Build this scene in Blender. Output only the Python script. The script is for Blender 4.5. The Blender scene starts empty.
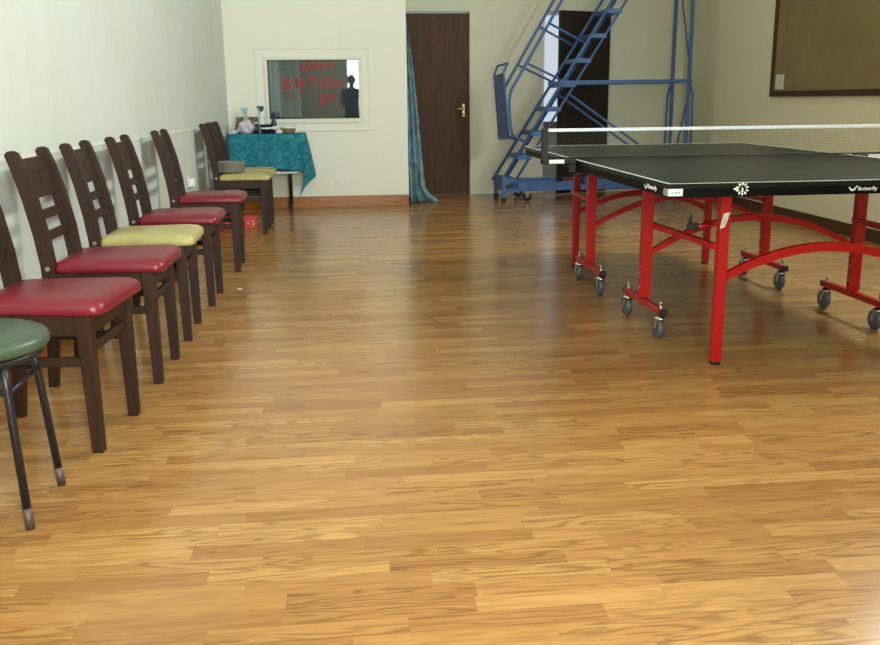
import bpy, bmesh, math, random
from mathutils import Vector, Matrix
C = bpy.context.scene.collection
PI = math.pi
rnd = random.Random(7)

# ------------------------------------------------------------------ materials
def lin(c):
    def f(v):
        v /= 255.0
        return v / 12.92 if v <= 0.04045 else ((v + 0.055) / 1.055) ** 2.4
    return (f(c[0]), f(c[1]), f(c[2]), 1.0)

class NT:
    """small helper around a node tree"""
    def __init__(s, name):
        s.m = bpy.data.materials.new(name); s.m.use_nodes = True
        s.t = s.m.node_tree; s.t.nodes.clear()
        s.out = s.n('ShaderNodeOutputMaterial')
    def n(s, typ, **kw):
        nd = s.t.nodes.new(typ)
        for k, v in kw.items(): setattr(nd, k, v)
        return nd
    def l(s, a, b): s.t.links.new(a, b)
    def math(s, op, a, b=None, c=None):
        nd = s.n('ShaderNodeMath', operation=op)
        for i, v in enumerate((a, b, c)):
            if v is None: continue
            if isinstance(v, (int, float)): nd.inputs[i].default_value = v
            else: s.l(v, nd.inputs[i])
        return nd.outputs[0]
    def ramp(s, fac, stops):
        nd = s.n('ShaderNodeValToRGB'); cr = nd.color_ramp
        while len(cr.elements) > 1: cr.elements.remove(cr.elements[-1])
        cr.elements[0].position = stops[0][0]; cr.elements[0].color = stops[0][1]
        for p, c in stops[1:]:
            e = cr.elements.new(p); e.color = c
        s.l(fac, nd.inputs[0]); return nd.outputs[0]
    def mix(s, fac, a, b, blend='MIX'):
        nd = s.n('ShaderNodeMix', data_type='RGBA', blend_type=blend)
        for i, v in ((0, fac), (6, a), (7, b)):
            if isinstance(v, (int, float, tuple)): nd.inputs[i].default_value = v
            else: s.l(v, nd.inputs[i])
        return nd.outputs[2]
    def coord(s, scale=(1, 1, 1), kind='Object'):
        tc = s.n('ShaderNodeTexCoord'); mp = s.n('ShaderNodeMapping')
        mp.inputs['Scale'].default_value = scale
        s.l(tc.outputs[kind], mp.inputs['Vector']); return mp.outputs[0]
    def noise(s, vec, scale, detail=4, rough=0.55, out='Fac', dist=0.0):
        nd = s.n('ShaderNodeTexNoise'); nd.inputs['Scale'].default_value = scale
        nd.inputs['Detail'].default_value = detail; nd.inputs['Roughness'].default_value = rough
        nd.inputs['Distortion'].default_value = dist
        if vec is not None: s.l(vec, nd.inputs['Vector'])
        return nd.outputs[out]
    def bsdf(s, col, rough=0.5, metal=0.0, spec=0.5, bump=None, bstr=0.2, bdist=0.01, coat=0.0, **kw):
        b = s.n('ShaderNodeBsdfPrincipled')
        for k, v in (('Base Color', col), ('Roughness', rough), ('Metallic', metal), ('Specular IOR Level', spec), ('Coat Weight', coat)):
            if isinstance(v, (int, float, tuple)): b.inputs[k].default_value = v
            else: s.l(v, b.inputs[k])
        for k, v in kw.items(): b.inputs[k.replace('_', ' ')].default_value = v
        if bump is not None:
            bp = s.n('ShaderNodeBump'); bp.inputs['Strength'].default_value = bstr; bp.inputs['Distance'].default_value = bdist
            s.l(bump, bp.inputs['Height']); s.l(bp.outputs[0], b.inputs['Normal'])
        s.l(b.outputs[0], s.out.inputs[0]); return b

def plain(name, rgb, rough=0.5, metal=0.0, var=0.08, scale=30, spec=0.5, coat=0.0, bump=0.0, **kw):
    s = NT(name); v = s.coord()
    nz = s.noise(v, scale)
    c = lin(rgb); d = tuple(x * (1 - var) for x in c[:3]) + (1,); e = tuple(min(1, x * (1 + var)) for x in c[:3]) + (1,)
    col = s.ramp(nz, [(0.3, d), (0.7, e)])
    s.bsdf(col, rough, metal, spec, bump=nz if bump else None, bstr=bump, bdist=0.004, coat=coat, **kw)
    return s.m

def paint(name, rgb, dirt=(0.9, 0.88, 0.8), amount=0.35, bump=0.25):
    s = NT(name); v = s.coord()
    n1 = s.noise(v, 1.3, 5, 0.6); n2 = s.noise(v, 60, 3); n3 = s.noise(s.coord((6, 6, 0.8)), 1.5, 4, 0.6)
    c = lin(rgb); d = tuple(c[i] * dirt[i] for i in range(3)) + (1,)
    f = s.math('MULTIPLY', s.ramp(n1, [(0.4, (0, 0, 0, 1)), (0.75, (1, 1, 1, 1))]), amount)
    f2 = s.math('MULTIPLY', s.ramp(n3, [(0.45, (0, 0, 0, 1)), (0.8, (1, 1, 1, 1))]), amount)
    col = s.mix(s.math('ADD', f, f2), c, d)
    s.bsdf(col, 0.6, 0, 0.35, bump=s.math('ADD', n2, s.math('MULTIPLY', n1, 2.0)), bstr=bump, bdist=0.004)
    return s.m

def wood(name, dark, light, axis_scale=(14, 14, 1.2), rough=0.45, scale=4.0, coat=0.0, bump=0.1, spec=0.5):
    s = NT(name); v = s.coord(axis_scale)
    n1 = s.noise(v, scale, 6, 0.65, dist=0.6); n2 = s.noise(v, scale * 5, 3, 0.5)
    f = s.math('ADD', s.math('MULTIPLY', n1, 0.75), s.math('MULTIPLY', n2, 0.25))
    col = s.ramp(f, [(0.32, lin(dark)), (0.68, lin(light))])
    s.bsdf(col, rough, 0, spec, bump=f, bstr=bump, bdist=0.003, coat=coat)
    return s.m

def floor_material():
    """three-strip oak laminate: strips run along X, random length offset and tone per strip"""
    s = NT('oak_laminate')
    tc = s.n('ShaderNodeTexCoord'); sp = s.n('ShaderNodeSeparateXYZ'); s.l(tc.outputs['Object'], sp.inputs[0])
    x, y = sp.outputs[0], sp.outputs[1]
    W, L = 0.064, 0.43
    ry = s.math('DIVIDE', y, W); row = s.math('FLOOR', ry); fy = s.math('FRACT', ry)
    wr = s.n('ShaderNodeTexWhiteNoise', noise_dimensions='1D'); s.l(row, wr.inputs['W'])
    ux = s.math('ADD', s.math('DIVIDE', x, L), s.math('MULTIPLY', wr.outputs['Value'], 7.0))
    cell = s.math('FLOOR', ux); fx = s.math('FRACT', ux)
    cb = s.n('ShaderNodeCombineXYZ'); s.l(row, cb.inputs[0]); s.l(cell, cb.inputs[1])
    wn = s.n('ShaderNodeTexWhiteNoise', noise_dimensions='3D'); s.l(cb.outputs[0], wn.inputs['Vector'])
    tone = wn.outputs['Value']
    # grain, offset per strip
    off = s.n('ShaderNodeVectorMath', operation='SCALE'); s.l(wn.outputs['Color'], off.inputs[0]); off.inputs['Scale'].default_value = 40
    add = s.n('ShaderNodeVectorMath', operation='ADD'); s.l(tc.outputs['Object'], add.inputs[0]); s.l(off.outputs[0], add.inputs[1])
    mp = s.n('ShaderNodeMapping'); mp.inputs['Scale'].default_value = (3.0, 34, 1); s.l(add.outputs[0], mp.inputs[0])
    g1 = s.noise(mp.outputs[0], 2.0, 6, 0.65, dist=0.5)
    mp2 = s.n('ShaderNodeMapping'); mp2.inputs['Scale'].default_value = (1.5, 13, 1); s.l(add.outputs[0], mp2.inputs[0])
    n2 = s.noise(mp2.outputs[0], 1.0, 2.5, 0.5, dist=0.3)
    ct = s.math('FRACT', s.math('MULTIPLY', n2, 13.0))               # contour lines of a stretched noise: cathedral figure
    ctl = s.math('MULTIPLY', s.math('ABSOLUTE', s.math('SUBTRACT', ct, 0.5)), 2.0)
    base = s.ramp(tone, [(0.0, lin((160, 113, 63))), (0.3, lin((172, 125, 69))), (0.65, lin((181, 134, 76))), (1.0, lin((193, 148, 87)))])
    dark = lin((124, 80, 40))
    gm = s.ramp(g1, [(0.42, (0, 0, 0, 1)), (0.68, (1, 1, 1, 1))])
    col = s.mix(s.math('MULTIPLY', gm, 0.55), base, dark)
    wm = s.ramp(ctl, [(0.45, (0, 0, 0, 1)), (0.95, (1, 1, 1, 1))])
    show = s.ramp(wn.outputs['Color'], [(0.35, (.12, .12, .12, 1)), (0.65, (1, 1, 1, 1))])
    col = s.mix(s.math('MULTIPLY', s.math('MULTIPLY', wm, show), 0.5), col, lin((96, 60, 28)))
    # fine joints
    e1 = s.math('LESS_THAN', fy, 0.022); e2 = s.math('LESS_THAN', fx, 0.004)
    ed = s.math('MULTIPLY', s.math('MAXIMUM', e1, e2), 0.22)
    col = s.mix(ed, col, lin((92, 58, 28)))
    rg = s.math('ADD', 0.15, s.math('MULTIPLY', s.noise(tc.outputs['Object'], 1.7, 4), 0.12))
    s.bsdf(col, rg, 0, 0.42, bump=g1, bstr=0.02, bdist=0.002)
    return s.m

M = {}
M['floor'] = floor_material()
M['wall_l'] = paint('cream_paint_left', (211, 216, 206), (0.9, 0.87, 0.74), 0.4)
M['wall_f'] = paint('cream_paint_far', (234, 234, 216), (0.95, 0.93, 0.86), 0.25)
M['wall_d'] = paint('cream_paint_recess', (218, 216, 192), (0.93, 0.91, 0.84), 0.3)
M['wall_r'] = paint('cream_paint_right', (232, 225, 194), (0.92, 0.9, 0.84), 0.3)
M['ceil'] = paint('ceiling_paint', (226, 224, 210))
M['white_paint'] = paint('white_gloss_paint', (226, 226, 210), amount=0.15, bump=0.05)
M['pine'] = wood('pine_skirting', (112, 62, 8), (176, 112, 20), (1.5, 14, 14), 0.3, spec=0.35)
M['dark_skirt'] = wood('dark_skirting', (58, 36, 20), (86, 56, 32), (14, 1.5, 14), 0.45)
M['chair_wood'] = wood('dark_stained_wood', (26, 13, 6), (60, 35, 18), (10, 10, 1.4), 0.5, 5, bump=0.15, spec=0.3)
M['door_wood'] = wood('brown_veneer_door', (56, 34, 15), (90, 58, 29), (10, 10, 0.7), 0.55, 3, bump=0.05, spec=0.3)
M['door_dark'] = wood('blackish_brown_door', (22, 12, 8), (38, 22, 15), (10, 10, 0.7), 0.5, 3, bump=0.05)
M['frame_wood'] = wood('dark_brown_board_frame', (52, 30, 16), (78, 48, 26), (14, 1.2, 14), 0.45)
M['board'] = plain('olive_brown_hardboard', (134, 116, 74), 0.75, var=0.12, scale=3)

def vinyl(name, rgb, worn):
    s = NT(name); v = s.coord()
    n = s.noise(v, 9, 5, 0.6); f = s.noise(v, 220, 2)
    col = s.mix(s.math('MULTIPLY', s.ramp(n, [(0.45, (0, 0, 0, 1)), (0.75, (1, 1, 1, 1))]), 0.45), lin(rgb), lin(worn))
    s.bsdf(col, 0.36, 0, 0.5, bump=f, bstr=0.12, bdist=0.002)
    return s.m
M['red_vinyl'] = vinyl('red_vinyl', (118, 18, 36), (96, 30, 38))
M['yellow_vinyl'] = vinyl('yellow_vinyl', (176, 164, 104), (136, 122, 72))
M['green_vinyl'] = vinyl('green_vinyl', (64, 80, 62), (54, 68, 52))
M['black_metal'] = plain('black_painted_steel', (22, 22, 26), 0.35, 0.0)
M['bare_metal'] = plain('worn_bare_steel', (92, 76, 68), 0.5, 0.5)
M['bolt'] = plain('steel_bolt', (180, 176, 170), 0.3, 0.9)
M['red_metal'] = plain('red_powder_coat', (174, 6, 12), 0.36, 0, var=0.06)
M['table_top'] = plain('dark_green_table_top', (24, 27, 19), 0.36, 0, spec=0.18, var=0.05, scale=6)
M['table_edge'] = plain('black_table_apron', (5, 5, 6), 0.55, spec=0.12)
M['white_line'] = plain('white_table_line', (186, 190, 178), 0.5)
M['faded_line'] = plain('faded_centre_line', (92, 94, 78), 0.5)
M['white_print'] = plain('white_print', (232, 232, 228), 0.5)
M['grey_print'] = plain('grey_print', (150, 154, 156), 0.5)
M['black_rubber'] = plain('black_rubber', (20, 19, 18), 0.6)
M['tyre'] = plain('dark_grey_castor_tyre', (78, 82, 86), 0.4)
M['chrome'] = plain('chrome', (196, 196, 192), 0.18, 1.0, var=0.03)
M['net'] = plain('dark_net_cord', (104, 104, 86), 0.8)
M['tape'] = plain('white_net_tape', (232, 236, 240), 0.7)
M['blue_metal'] = plain('blue_painted_steel', (66, 104, 156), 0.42, 0, var=0.14, scale=12)
M['blue_mesh'] = plain('blue_grey_wire_mesh', (84, 106, 146), 0.5)
M['brass'] = plain('pale_brass', (214, 196, 140), 0.25, 0.9)
M['white_plastic'] = plain('white_plastic', (232, 232, 226), 0.35)
M['pale_blue'] = plain('pale_blue_plastic', (140, 196, 210), 0.4)
M['navy'] = plain('navy_plastic', (24, 30, 52), 0.3)
M['clear_bottle'] = plain('cloudy_clear_plastic', (220, 224, 222), 0.2, Alpha=0.35)
M['spray_white'] = plain('white_translucent_bottle', (212, 214, 210), 0.3)
M['bag'] = plain('lilac_white_plastic_bag', (200, 194, 204), 0.35, var=0.2, scale=25, bump=0.4)
M['brown_tray'] = plain('brown_tray', (112, 96, 74), 0.6)
M['olive'] = plain('olive_glass_jar', (64, 58, 34), 0.25)
M['dish'] = plain('olive_yellow_dish', (150, 134, 78), 0.35)
M['pot'] = plain('dull_steel_pan', (150, 150, 144), 0.3, 0.5, var=0.12)
M['red_card'] = plain('bright_red_card', (206, 62, 50), 0.6)
M['letter'] = plain('red_paper_letter', (150, 40, 30), 0.6)
M['paper'] = plain('pale_green_paper', (206, 208, 184), 0.8)
M['socket'] = plain('white_socket_plastic', (230, 230, 222), 0.35)
M['grey_curtain'] = plain('grey_curtain_cloth', (196, 204, 206), 0.9)
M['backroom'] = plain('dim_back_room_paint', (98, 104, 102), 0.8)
M['concrete'] = plain('outdoor_concrete', (150, 146, 138), 0.9)
M['coping'] = plain('terracotta_coping', (120, 84, 70), 0.9)

def teal_cloth():
    s = NT('teal_patterned_cloth'); v = s.coord()
    n = s.noise(v, 22, 4, 0.6, dist=1.0); n2 = s.noise(v, 5, 3)
    c = s.ramp(n, [(0.35, lin((18, 96, 116))), (0.55, lin((38, 128, 142))), (0.72, lin((72, 158, 164)))])
    c = s.mix(s.math('MULTIPLY', n2, 0.3), c, lin((24, 108, 132)))
    s.bsdf(c, 0.75, 0, 0.3, bump=n, bstr=0.1); return s.m
M['teal'] = teal_cloth()
def floral_cloth():
    s = NT('blue_green_floral_cloth'); v = s.coord((1, 1, 1))
    vo = s.n('ShaderNodeTexVoronoi'); vo.inputs['Scale'].default_value = 15; s.l(v, vo.inputs['Vector'])
    sp = s.n('ShaderNodeSeparateColor'); s.l(vo.outputs['Color'], sp.inputs[0])
    c = s.ramp(sp.outputs[0], [(0.0, lin((77, 109, 129))), (0.25, lin((114, 160, 166))), (0.45, lin((153, 188, 206))), (0.62, lin((101, 152, 143))), (0.8, lin((160, 183, 166))), (1.0, lin((105, 124, 160)))])
    s.bsdf(c, 0.8, 0, 0.2); return s.m
M['floral'] = floral_cloth()
def pane_mat():
    s = NT('dusty_window_glass')
    tr = s.n('ShaderNodeBsdfTransparent'); tr.inputs[0].default_value = (0.72, 0.76, 0.76, 1)
    gl = s.n('ShaderNodeBsdfGlossy'); gl.inputs['Roughness'].default_value = 0.015
    df = s.n('ShaderNodeBsdfDiffuse'); df.inputs[0].default_value = lin((170, 176, 176))
    fr = s.n('ShaderNodeFresnel'); fr.inputs[0].default_value = 1.5
    m0 = s.n('ShaderNodeMixShader'); m0.inputs[0].default_value = 0.025; s.l(tr.outputs[0], m0.inputs[1]); s.l(df.outputs[0], m0.inputs[2])
    m1 = s.n('ShaderNodeMixShader'); s.l(fr.outputs[0], m1.inputs[0]); s.l(m0.outputs[0], m1.inputs[1]); s.l(gl.outputs[0], m1.inputs[2])
    s.l(m1.outputs[0], s.out.inputs[0]); return s.m
M['pane'] = pane_mat()

# ------------------------------------------------------------------ mesh helpers
class MB:
    """collects shapes into one mesh"""
    def __init__(s): s.bm = bmesh.new()
    def face(s, vs, smooth=False):
        try:
            f = s.bm.faces.new(vs); f.smooth = smooth; return f
        except ValueError: return None
    def hexa(s, p, bev=0.0, seg=2):
        """p: 8 corners, bottom 4 (ccw) then top 4"""
        v = [s.bm.verts.new(q) for q in p]
        fs = [s.face([v[i] for i in ix]) for ix in ((3, 2, 1, 0), (4, 5, 6, 7), (0, 1, 5, 4), (1, 2, 6, 5), (2, 3, 7, 6), (3, 0, 4, 7))]
        if bev > 0:
            es = list({e for f in fs for e in f.edges})
            r = bmesh.ops.bevel(s.bm, geom=es, offset=bev, segments=seg, affect='EDGES', profile=0.6)
        return s
    def box(s, a, b, bev=0.0, seg=2):
        x0, y0, z0 = a; x1, y1, z1 = b
        return s.hexa([(x0, y0, z0), (x1, y0, z0), (x1, y1, z0), (x0, y1, z0), (x0, y0, z1), (x1, y0, z1), (x1, y1, z1), (x0, y1, z1)], bev, seg)
    def beam(s, a, b, w, h, up=(0, 0, 1), bev=0.0):
        """rectangular bar from a to b; w across, h along up"""
        a = Vector(a); b = Vector(b); d = (b - a).normalized(); u = Vector(up)
        if abs(d.dot(u)) > 0.98: u = Vector((1, 0, 0))
        r = d.cross(u).normalized(); u = r.cross(d).normalized()
        def q(o): return [o - r * w / 2 - u * h / 2, o + r * w / 2 - u * h / 2, o + r * w / 2 + u * h / 2, o - r * w / 2 + u * h / 2]
        A, B = q(a), q(b)
        return s.hexa(A[::-1] + B[::-1], bev, 1)
    def tube(s, pts, r, n=10, closed=False, caps=True):
        pts = [Vector(p) for p in pts]; rings = []; m = len(pts); prev = None
        rs = r if isinstance(r, (list, tuple)) else [r] * m
        for i, p in enumerate(pts):
            if closed: d = (pts[(i + 1) % m] - pts[i - 1]).normalized()
            else: d = (pts[min(i + 1, m - 1)] - pts[max(i - 1, 0)]).normalized()
            if prev is None:
                u = Vector((0, 0, 1)) if abs(d.z) < 0.9 else Vector((1, 0, 0))
                u = (u - d * u.dot(d)).normalized()
            else:
                u = (prev - d * prev.dot(d)).normalized()
            prev = u; w = d.cross(u)
            rings.append([s.bm.verts.new(p + (u * math.cos(2 * PI * k / n) + w * math.sin(2 * PI * k / n)) * rs[i]) for k in range(n)])
        for i in range(m if closed else m - 1):
            A, B = rings[i], rings[(i + 1) % m]
            for k in range(n): s.face([A[k], A[(k + 1) % n], B[(k + 1) % n], B[k]], True)
        if caps and not closed:
            s.face(rings[0][::-1]); s.face(rings[-1])
        return s
    def lathe(s, prof, c=(0, 0, 0), n=24, axis='Z', smooth=True):
        """profile of (r, z) from bottom to top"""
        rings = []
        for r, z in prof:
            ring = []
            for k in range(n):
                a = 2 * PI * k / n; p = (r * math.cos(a), r * math.sin(a), z)
                if axis == 'Y': p = (p[0], p[2], p[1])
                if axis == 'X': p = (p[2], p[0], p[1])
                ring.append(s.bm.verts.new((c[0] + p[0], c[1] + p[1], c[2] + p[2])))
            rings.append(ring)
        for A, B in zip(rings, rings[1:]):
            for k in range(n): s.face([A[k], A[(k + 1) % n], B[(k + 1) % n], B[k]], smooth)
        s.face(rings[0][::-1]); s.face(rings[-1]); return s
    def prism(s, poly, axis, a, b, bev=0.0):
        """extrude a 2-D polygon along an axis: 'Y' takes (x,z), 'X' takes (y,z), 'Z' takes (x,y)"""
        def P(p, t):
            return {'Y': (p[0], t, p[1]), 'X': (t, p[0], p[1]), 'Z': (p[0], p[1], t)}[axis]
        A = [s.bm.verts.new(P(p, a)) for p in poly]; B = [s.bm.verts.new(P(p, b)) for p in poly]
        n = len(poly); fs = [s.face(A[::-1]), s.face(B)]
        for k in range(n): fs.append(s.face([A[k], A[(k + 1) % n], B[(k + 1) % n], B[k]]))
        if bev > 0:
            es = [e for f in (fs[0], fs[1]) if f for e in f.edges]
            bmesh.ops.bevel(s.bm, geom=es, offset=bev, segments=1, affect='EDGES')
        return s
    def rings(s, loops, closed_ends=True, smooth=True):
        R = [[s.bm.verts.new(p) for p in lp] for lp in loops]; n = len(R[0])
        for A, B in zip(R, R[1:]):
            for k in range(n): s.face([A[k], A[(k + 1) % n], B[(k + 1) % n], B[k]], smooth)
        if closed_ends: s.face(R[0][::-1], smooth); s.face(R[-1], smooth)
        return s
    def build(s, name, mat, parent=None, loc=None):
        bmesh.ops.recalc_face_normals(s.bm, faces=s.bm.faces[:])
        me = bpy.data.meshes.new(name); s.bm.to_mesh(me); s.bm.free()
        for f in me.polygons: pass
        me.materials.append(mat)
        o = bpy.data.objects.new(name, me); C.objects.link(o)
        if parent: o.parent = parent
        if loc: o.location = loc
        return o

def tag(o, label=None, cat=None, group=None, kind=None):
    if label: o['label'] = label
    if cat: o['category'] = cat
    if group: o['group'] = group
    if kind: o['kind'] = kind
    return o
def empty(name, loc=(0, 0, 0), rz=0.0):
    o = bpy.data.objects.new(name, None); o.empty_display_size = 0.1
    C.objects.link(o); o.location = loc; o.rotation_euler = (0, 0, rz); return o
def struct(o): o['kind'] = 'structure'; return o
def copy_tree(o, parent=None):
    c = o.copy(); C.objects.link(c); c.parent = parent
    for ch in list(o.children): copy_tree(ch, c)
    return c
def bezier_mid(a, b, c, n=12):
    out = []
    for i in range(n + 1):
        t = i / n
        out.append(tuple((1 - t) ** 2 * a[k] + 2 * t * (1 - t) * b[k] + t * t * c[k] for k in range(3)))
    return out
def text_mesh(txt, height, thick=0.002, bold=0.0):
    """flat lettering as a mesh lying in XZ, facing -Y, lower left corner at the origin; returns a mesh"""
    cu = bpy.data.curves.new('lettering', 'FONT'); cu.body = txt; cu.extrude = thick / 2 / height; cu.offset = bold
    cu.resolution_u = 3
    ob = bpy.data.objects.new('lettering', cu); C.objects.link(ob)
    bpy.context.view_layer.update()
    dg = bpy.context.evaluated_depsgraph_get()
    me = bpy.data.meshes.new_from_object(ob.evaluated_get(dg))
    bpy.data.objects.remove(ob); bpy.data.curves.remove(cu)
    xs = [v.co.x for v in me.vertices]; ys = [v.co.y for v in me.vertices]
    k = height / (max(ys) - min(ys)); x0, y0 = min(xs), min(ys)
    for v in me.vertices:
        v.co = Vector(((v.co.x - x0) * k, -v.co.z * k, (v.co.y - y0) * k))
    me.update(); return me
def text_obj(name, txt, height, mat, width=None, parent=None, **kw):
    me = text_mesh(txt, height, **kw); me.name = name
    if width:
        w = max(v.co.x for v in me.vertices)
        for v in me.vertices: v.co.x *= width / w
    me.materials.append(mat)
    o = bpy.data.objects.new(name, me); C.objects.link(o)
    if parent: o.parent = parent
    return o

# ------------------------------------------------------------------ the room
SK = 0.04                                   # the left wall runs slightly out of square
def lwx(y): return -1.09 - SK * (9.81 - y)
YB, Y1, Y2, XR, ZC = -1.3, 9.81, 10.87, 4.05, 4.0

struct(MB().box((-1.8, YB - .3, -0.12), (4.5, 11.1, 0)).build('floor', M['floor']))
struct(MB().box((-1.8, YB - .3, ZC), (4.5, 11.1, ZC + .12)).build('ceiling', M['ceil']))
struct(MB().hexa([(lwx(YB) - .2, YB, 0), (lwx(YB), YB, 0), (lwx(Y1), Y1, 0), (lwx(Y1) - .2, Y1, 0),
                  (lwx(YB) - .2, YB, ZC), (lwx(YB), YB, ZC), (lwx(Y1), Y1, ZC), (lwx(Y1) - .2, Y1, ZC)]).build('wall_left', M['wall_l']))
# slim ledge line along the left wall, level with the chair tops
def along_left(z0, z1, t, ya=YB, yb=Y1):
    return MB().hexa([(lwx(ya), ya, z0), (lwx(ya) + t, ya, z0), (lwx(yb) + t, yb, z0), (lwx(yb), yb, z0),
                      (lwx(ya), ya, z1), (lwx(ya) + t, ya, z1), (lwx(yb) + t, yb, z1), (lwx(yb), yb, z1)])
struct(along_left(0.870, 0.882, 0.006).build('trim_1', M['white_paint']))
struct(along_left(0.0, 0.11, 0.016).build('baseboard_left', M['pine']))

# far wall with the interior window
WX0, WX1, WZ0, WZ1 = -0.672, 0.248, 0.915, 1.50
wf = MB()
wf.box((-1.12, Y1, 0), (WX0, Y1 + .13, ZC)); wf.box((WX1, Y1, 0), (0.745, Y1 + .13, ZC))
wf.box((WX0, Y1, 0), (WX1, Y1 + .13, WZ0)); wf.box((WX0, Y1, WZ1), (WX1, Y1 + .13, ZC))
struct(wf.build('wall_far', M['wall_f']))
struct(MB().box((-1.07, Y1 - .018, 0), (0.745, Y1, .118), 0.004).box((-1.07, Y1 - .034, 0), (0.745, Y1 - .018, .022), 0.004).build('baseboard_far', M['pine']))
w1 = struct(empty('window_1', (-0.212, Y1, WZ0)))
def wloc(a, b, bev=0.003): return MB().box((a[0] + .212, a[1] - Y1, a[2] - WZ0), (b[0] + .212, b[1] - Y1, b[2] - WZ0), bev)
fr = MB()
for a, b in (((WX0 - .035, Y1 - .014, WZ0 - .045), (WX0, Y1 + .10, WZ1 + .03)), ((WX1, Y1 - .014, WZ0 - .045), (WX1 + .045, Y1 + .10, WZ1 + .03)),
             ((WX0, Y1 - .014, WZ1), (WX1, Y1 + .10, WZ1 + .03)), ((WX0, Y1 - .014, WZ0 - .045), (WX1, Y1 + .10, WZ0))):
    fr.box((a[0] + .212, a[1] - Y1, a[2] - WZ0), (b[0] + .212, b[1] - Y1, b[2] - WZ0), 0.003)
fr.build('window_frame', M['white_paint'], w1)
wloc((WX0 + .28, Y1 - .010, WZ0 - .128), (WX1 + .13, Y1 - .0005, WZ0 - .112), 0.003).build('window_sill', M['white_paint'], w1)
su = MB()
for a, b in (((-.80, -.003, 1.60), (.36, 0, 1.615)), ((-.80, -.003, .80), (-.785, 0, 1.615)), ((.345, -.003, .80), (.36, 0, 1.615))):
    su.box((a[0] + .212, a[1], a[2] - WZ0), (b[0] + .212, b[1], b[2] - WZ0), 0.002)
su.build('surround_moulding', M['white_paint'], w1)
PR = -0.0162
pn = MB().box((WX0 + .212 + .001, -.003, .001), (WX1 + .212 - .001, .003, WZ1 - WZ0 - .001)).build('pane', M['pane'], w1, (0, .045, 0))
pn.rotation_euler = (0, 0, PR)

# recess with two doors
wd = MB()
D1a, D1b, D2a, D2b, DH = 0.735, 1.552, 2.402, 3.205, 2.062
wd.box((0.48, Y2, 0), (D1a, Y2 + .14, ZC)); wd.box((D1b, Y2, 0), (D2a, Y2 + .14, ZC)); wd.box((D2b, Y2, 0), (4.3, Y2 + .14, ZC))
wd.box((D1a, Y2, DH), (D1b, Y2 + .14, ZC)); wd.box((D2a, Y2, DH), (D2b, Y2 + .14, ZC))
struct(wd.build('wall_back', M['wall_d']))
struct(MB().box((0.48, Y1 + .13, 0), (0.60, Y2, ZC)).build('wall_recess', M['wall_f']))
struct(MB().box((D1b, Y2 - .012, 0), (D2a, Y2, .062)).box((D2b, Y2 - .012, 0), (4.10, Y2, .062)).build('baseboard_back', M['white_paint']))

d1 = struct(empty('door_1', (D1b, Y2, 0)))
MB().box((-(D1b - D1a) + .004, .004, .008), (-.004, .044, 2.046), 0.002).build('door_leaf', M['door_wood'], d1)
hd = MB().box((-.088, -.006, .895), (-.058, .004, 1.045), 0.003)
hd.build('handle_plate', M['brass'], d1)
MB().tube([(-.073, -.004, .99), (-.073, -.045, .99), (-.085, -.052, .99), (-.165, -.052, .985)], 0.009).build('door_handle', M['brass'], d1)
MB().lathe([(.010, 0), (.010, .004)], (-.073, -.009, .925), 12, 'Y').build('keyhole', M['black_rubber'], d1)

d2 = struct(empty('door_2', (D2b, Y2 + .02, 0)))
jm = MB()
jm.box((D2a - D2b, -.025, 0), (D2a - D2b + .022, .12, DH)); jm.box((-.022, -.012, 0), (0, .12, DH)); jm.box((D2a - D2b, .045, DH - .03), (0, .12, DH))
jm.build('door_frame', M['white_paint'], d2)
lf = MB().box((-.70, -.022, .012), (0, .022, 2.05), 0.002).build('door_leaf', M['door_dark'], d2, (-.024, -.04, 0))
lf.rotation_euler = (0, 0, math.radians(22))
MB().box((-.685, -.030, .93), (-.65, -.022, 1.06), 0.002).tube([(-.668, -.029, 1.0), (-.668, -.065, 1.0), (-.58, -.068, .995)], 0.008).build('door_handle', M['black_metal'], lf)

# right wall, recess a little deeper
SIDE_WINDOWS = ((1.9, 3.7), (4.0, 5.8)); SZ0, SZ1 = 2.75, 3.65     # high windows along the right wall
wr = MB(); yp = YB
for ya, yb in SIDE_WINDOWS:
    wr.box((XR, yp, 0), (XR + .25, ya, ZC)); wr.box((XR, ya, 0), (XR + .25, yb, SZ0)); wr.box((XR, ya, SZ1), (XR + .25, yb, ZC)); yp = yb
wr.box((XR, yp, 0), (XR + .25, Y1, ZC)).box((XR + .05, Y1, 0), (XR + .25, Y2, ZC))
struct(wr.build('wall_right', M['wall_r']))
for k, (ya, yb) in enumerate(SIDE_WINDOWS):
    wn_ = struct(empty('window_%d' % (k + 3), (XR, (ya + yb) / 2, SZ0))); h_ = (yb - ya) / 2; zz = SZ1 - SZ0
    fm = MB()
    for a, b in (((-h_, 0), (-h_ + .05, zz)), ((h_ - .05, 0), (h_, zz)), ((-h_, 0), (h_, .05)), ((-h_, zz - .05), (h_, zz)), ((-.02, 0), (.02, zz))):
        fm.box((.06, a[0], a[1]), (.12, b[0], b[1]))
    fm.build('window_frame', M['white_paint'], wn_)
struct(MB().box((XR - .016, YB, 0), (XR, Y1, .10), 0.003).build('baseboard_right', M['dark_skirt']))

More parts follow.
